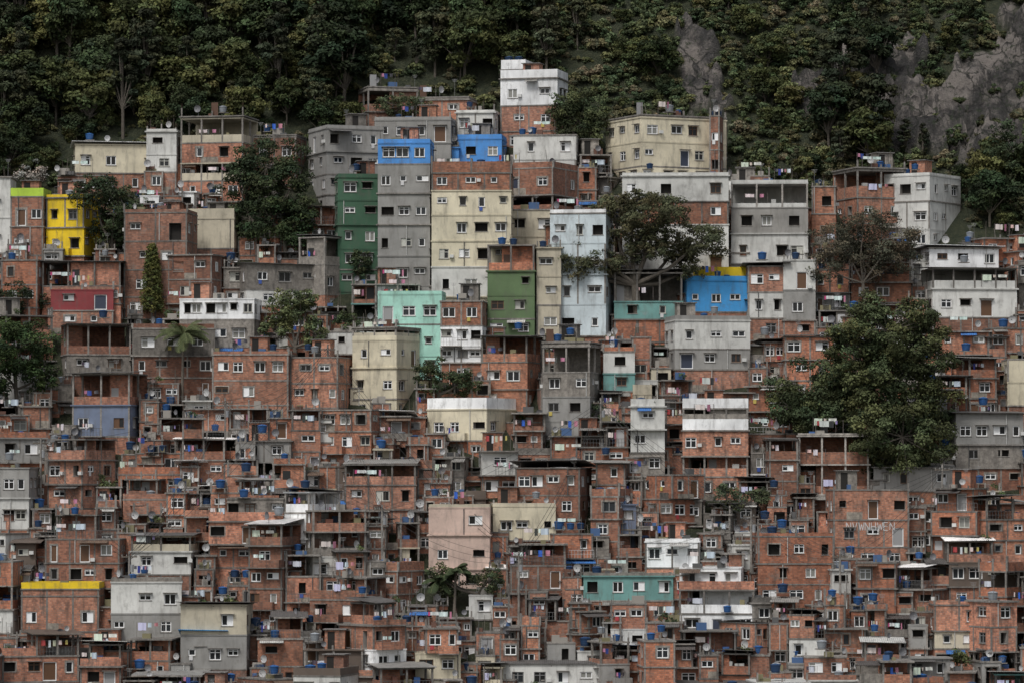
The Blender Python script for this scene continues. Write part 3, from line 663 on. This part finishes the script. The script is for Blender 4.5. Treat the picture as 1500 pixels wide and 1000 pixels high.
# ------------------------------------------------------------ the mass of self-built houses on the slope
def filler(r,xa,y,w,d,yaw,Hmin,Hm,zg,small=False):
    pm=r.random(); main='B' if pm<.78 else r.choice('CCGwwcKNBcBWbTXY')
    nf=r.choice((1,1,2,2,2,3,3,4)); fh=r.uniform(2.4,2.95); fl=[]
    roof=r.random()
    if roof<.36: fl+= [('D' if r.random()<.5 else r.choice('wGCbEEN'),r.uniform(.25,.6),'r',0),(main if r.random()<.5 else 'B',2.35,'o',0)]
    elif roof<.50: fl+=[('D' if r.random()<.5 else r.choice('GNCE'),r.uniform(.3,.9),'r',0)]
    elif roof<.66: fl+=[(main,r.uniform(.5,1.1),'p',0)]
    elif roof<.84: fl+=[('B',2.4,'f',0)]
    for i in range(nf):
        code=main if r.random()<.8 else r.choice('BBBCGw')
        kd='o' if (r.random()<.13) else 'w'
        fl.append((code,fh*r.uniform(.95,1.05),kd,max(1,int(round(w/r.uniform(2.0,3.2))))))
    H=sum(f[1] for f in fl)
    while H>Hm and fl: H-=fl[0][1]; fl.pop(0)
    if not fl: fl=[(main,Hm,'w',max(1,int(w/2.6)))]; H=Hm
    if H<Hmin:
        fl.append((main,Hmin-H,'w',2)) if Hmin-H>1.9 else None
        H=max(H,Hmin) 
    ya=math.radians(yaw); ax,ay=xa,y+(w*math.sin(-ya) if ya<0 else 0)
    o,deck,cover,props,dxw=make_house(CN[main],ax,ay,ya,w,d,zg+H,fl,main if main in 'BCGwc' else 'B',r,zg,vary=w>3.4)
    tight=Hm-H<1.2
    dress(ax,ay,ya,w,d,zg,deck,cover,props,r,0 if tight else None,dxw)
    s=FO/(CD+y); u0=750+xa*s; ut=700-(zg+H-CZ)*s; ub=700-(zg-CZ)*s
    dx,dw=dxw; fh0=2.6*s
    mark(u0+dx*s+2,u0+(dx+dw)*s-2,ut,ub-2); mark(u0+2,u0+w*s-2,ut+fh0+8,ub-2)
def cap(u0,u1,y):
    m=zat(skyl((u0+u1)/2)+4,y)
    for (a,b,bt,oy) in OCC:
        if oy+2>y and min(b,u1)-max(a,u0)>.12*min(b-a,u1-u0): m=min(m,zat(bt-4,y))
    return m
yrow=-9.0; ri=0
while yrow<92:
    x=-78+R.uniform(0,4)
    while x<78:
        r=random.Random(ri*1000+int(x*10)+77)
        w=r.choice((3.4,4,4.5,5,5.6,6.3,7.4,8.5)); gap=r.choice((.03,.06,.1,.2,.5))
        y=yrow+2.0*math.sin(x*.11+ri)+r.uniform(-1.7,1.7); xa=x; x+=w+gap
        zg=terr(xa,y); u0,v0=uv_of(xa,y,zg); u1,_=uv_of(xa+w,y,zg)
        if v0<skyl((u0+u1)/2)+22: continue
        d=r.uniform(5.5,7); yaw=r.choice((0,0,1,1,1))*r.uniform(-17,17)+5*math.sin(xa*.07+ri*.6)
        if r.random()<.2: yaw=r.choice((-1,1))*r.uniform(20,38)
        if any(min(b,xa+w)-max(a,xa)>.3*w and c-3.2<y<dd-1 for a,b,c,dd in FOOT): continue
        Hm=cap(u0,u1,y)-zg
        if Hm<2.2: continue
        filler(r,xa,y,w,d,yaw,0,Hm,zg)
    yrow+=4.9; ri+=1
for v in range(200,1040,6):
    u=-340
    while u<1840:
        if v<skyl(u)+26 or COV[v,u+350]: u+=6; continue
        run=6
        while run<96 and u+run<1840 and not COV[v,u+run+350]: run+=6
        r=random.Random(u*31+v*7); dv=r.choice((34,40,48,56))
        x,y=site(u-2,v+dv); s=FO/(CD+y); wp=max(28,min(run+5,r.choice((52,64,78,96))))
        xa=x; zg=terr(xa,y); m=cap(u+3,u+wp-3,y); need=zat(v-4,y)-zg
        Hm=max(m-zg,min(need,m-zg+1.0)); 
        if Hm>1.6:
            Hm=min(Hm,need+r.uniform(.2,3.0)); filler(r,xa,y,wp/s,r.uniform(4,5.5),r.uniform(-9,9),min(need,Hm),max(Hm,1.7),zg)
        mark(u,u+wp,v-2,v+dv); u+=wp
# ------------------------------------------------------------ utility poles and cables
mb=MB(); H=9.5
mb.tube((0,0,-1),(0,0,H),.17,.11,CO,(1.2,1.2,1.2),8,True); mb.box(-.9,.9,-.06,.06,H-.7,H-.55,SM,(.12,.1,.08))
for x in (-.8,-.3,.3,.8): mb.tube((x,0,H-.55),(x,0,H-.35),.05,.04,SM,(.3,.3,.28),6,True)
mb.tube((.3,-.2,H-2.3),(.3,-.2,H-1.5),.2,.2,SM,(.25,.26,.27),8,True)
PM=mb.mesh('utility_pole'); poles=[]
for u,v in ((60,760),(330,700),(560,860),(880,700),(1100,870),(1380,800),(480,620),(760,930),(1230,930),(190,930)):
    x,y=site(u,v); z=terr(x,y); put('utility_pole',PM,(x,y,z),R.uniform(-.3,.3)); poles.append(Vector((x,y,z+H-.4)))
poles.sort(key=lambda p:p.x)
for a,b in list(zip(poles,poles[1:]))+list(zip(poles,poles[2:])):
    mb=MB()
    for k in range(3):
        off=Vector((0,-.3+.25*k,-.3*k)); pts=[a.lerp(b,i/14)+off-Vector((0,0,(1.2+.5*k)*4*(i/14)*(1-i/14))) for i in range(15)]
        for p,q in zip(pts,pts[1:]): mb.tube(p,q,.022,.022,SM,(.02,.02,.02),4)
    put('power_line',mb.mesh('power_line'))
# ------------------------------------------------------------ terrain
xs=np.concatenate([[-1500,-800,-400,-200,-130],np.arange(-100,30,1.2),np.arange(30,92,.45),[94,97,100,130,200,400,800,1500]])
xs=np.unique(np.concatenate([xs,np.arange(14,30,.5)]))
ys=np.concatenate([[-1500,-900,-500,-300,-150,-60,-25],np.arange(-14,84,3.0),np.arange(84,140,.45),np.arange(140,165,2.5),[170,190,215,240,260,400,900]])
vs=[];rk=[]
for y in ys:
    for x in xs:
        m=rockm(x,y) if (84<=y<=160 and abs(x)<100) else 0
        z=terr(x,y)
        if m>0:
            n1=noise.noise(Vector((x*.12,y*.15,7))); t=(y*.28+n1*2.6+x*.09); fr=t-math.floor(t)
            led=min(fr*1.25,1)**3
            z+=m*(2.8*abs(n1)+1.9*led-.5+1.6*abs(noise.noise(Vector((x*.35,y*.25,2))))+.6*noise.noise(Vector((x*1.0,y*.8,5)))+.3*noise.noise(Vector((x*2.2,y*2,8))))
        vs.append((x,y,z)); rk.append(m)
nx=len(xs); fs=[(j*nx+i,j*nx+i+1,(j+1)*nx+i+1,(j+1)*nx+i) for j in range(len(ys)-1) for i in range(nx-1)]
me=bpy.data.meshes.new('hillside_terrain'); me.from_pydata(vs,[],fs)
ca=me.color_attributes.new('rock','FLOAT_COLOR','POINT'); ca.data.foreach_set('color',np.repeat(np.array(rk)[:,None],4,1).reshape(-1))
me.materials.append(MATS[TE]); me.polygons.foreach_set('use_smooth',np.ones(len(fs),bool)); put('hillside_terrain',me)
# ------------------------------------------------------------ light, sky, camera
w=bpy.data.worlds.new('World'); sc.world=w; w.use_nodes=True; nt=w.node_tree; bg=nt.nodes['Background']
sk=nt.nodes.new('ShaderNodeTexSky'); sk.sky_type='NISHITA'; sk.sun_disc=False
el=math.radians(55); az=math.radians(205)
sk.sun_elevation=el; sk.sun_rotation=az; sk.dust_density=4; sk.air_density=1.2
hs=nt.nodes.new('ShaderNodeHueSaturation'); hs.inputs['Saturation'].default_value=.4
nt.links.new(sk.outputs[0],hs.inputs['Color']); nt.links.new(hs.outputs[0],bg.inputs[0]); bg.inputs[1].default_value=.115
sl=bpy.data.lights.new('sun','SUN'); sl.energy=1.5; sl.angle=math.radians(12); sl.color=(1,.98,.95)
so=bpy.data.objects.new('sun',sl); sc.collection.objects.link(so)
dv=Vector((math.sin(az)*math.cos(el),math.cos(az)*math.cos(el),math.sin(el))); so.rotation_euler=dv.to_track_quat('Z','Y').to_euler(); so.location=dv*300
cam=bpy.data.cameras.new('camera'); cam.lens=36*FO/1500; cam.sensor_width=36; cam.clip_end=5000; cam.clip_start=1
co=bpy.data.objects.new('camera',cam); sc.collection.objects.link(co); co.location=(0,-CD,CZ)
co.rotation_euler=(math.radians(90)+math.atan(200/FO),0,0); sc.camera=co
sc.view_settings.view_transform='Standard'; sc.view_settings.look='None'; sc.view_settings.exposure=0
print('objects',len(bpy.data.objects))
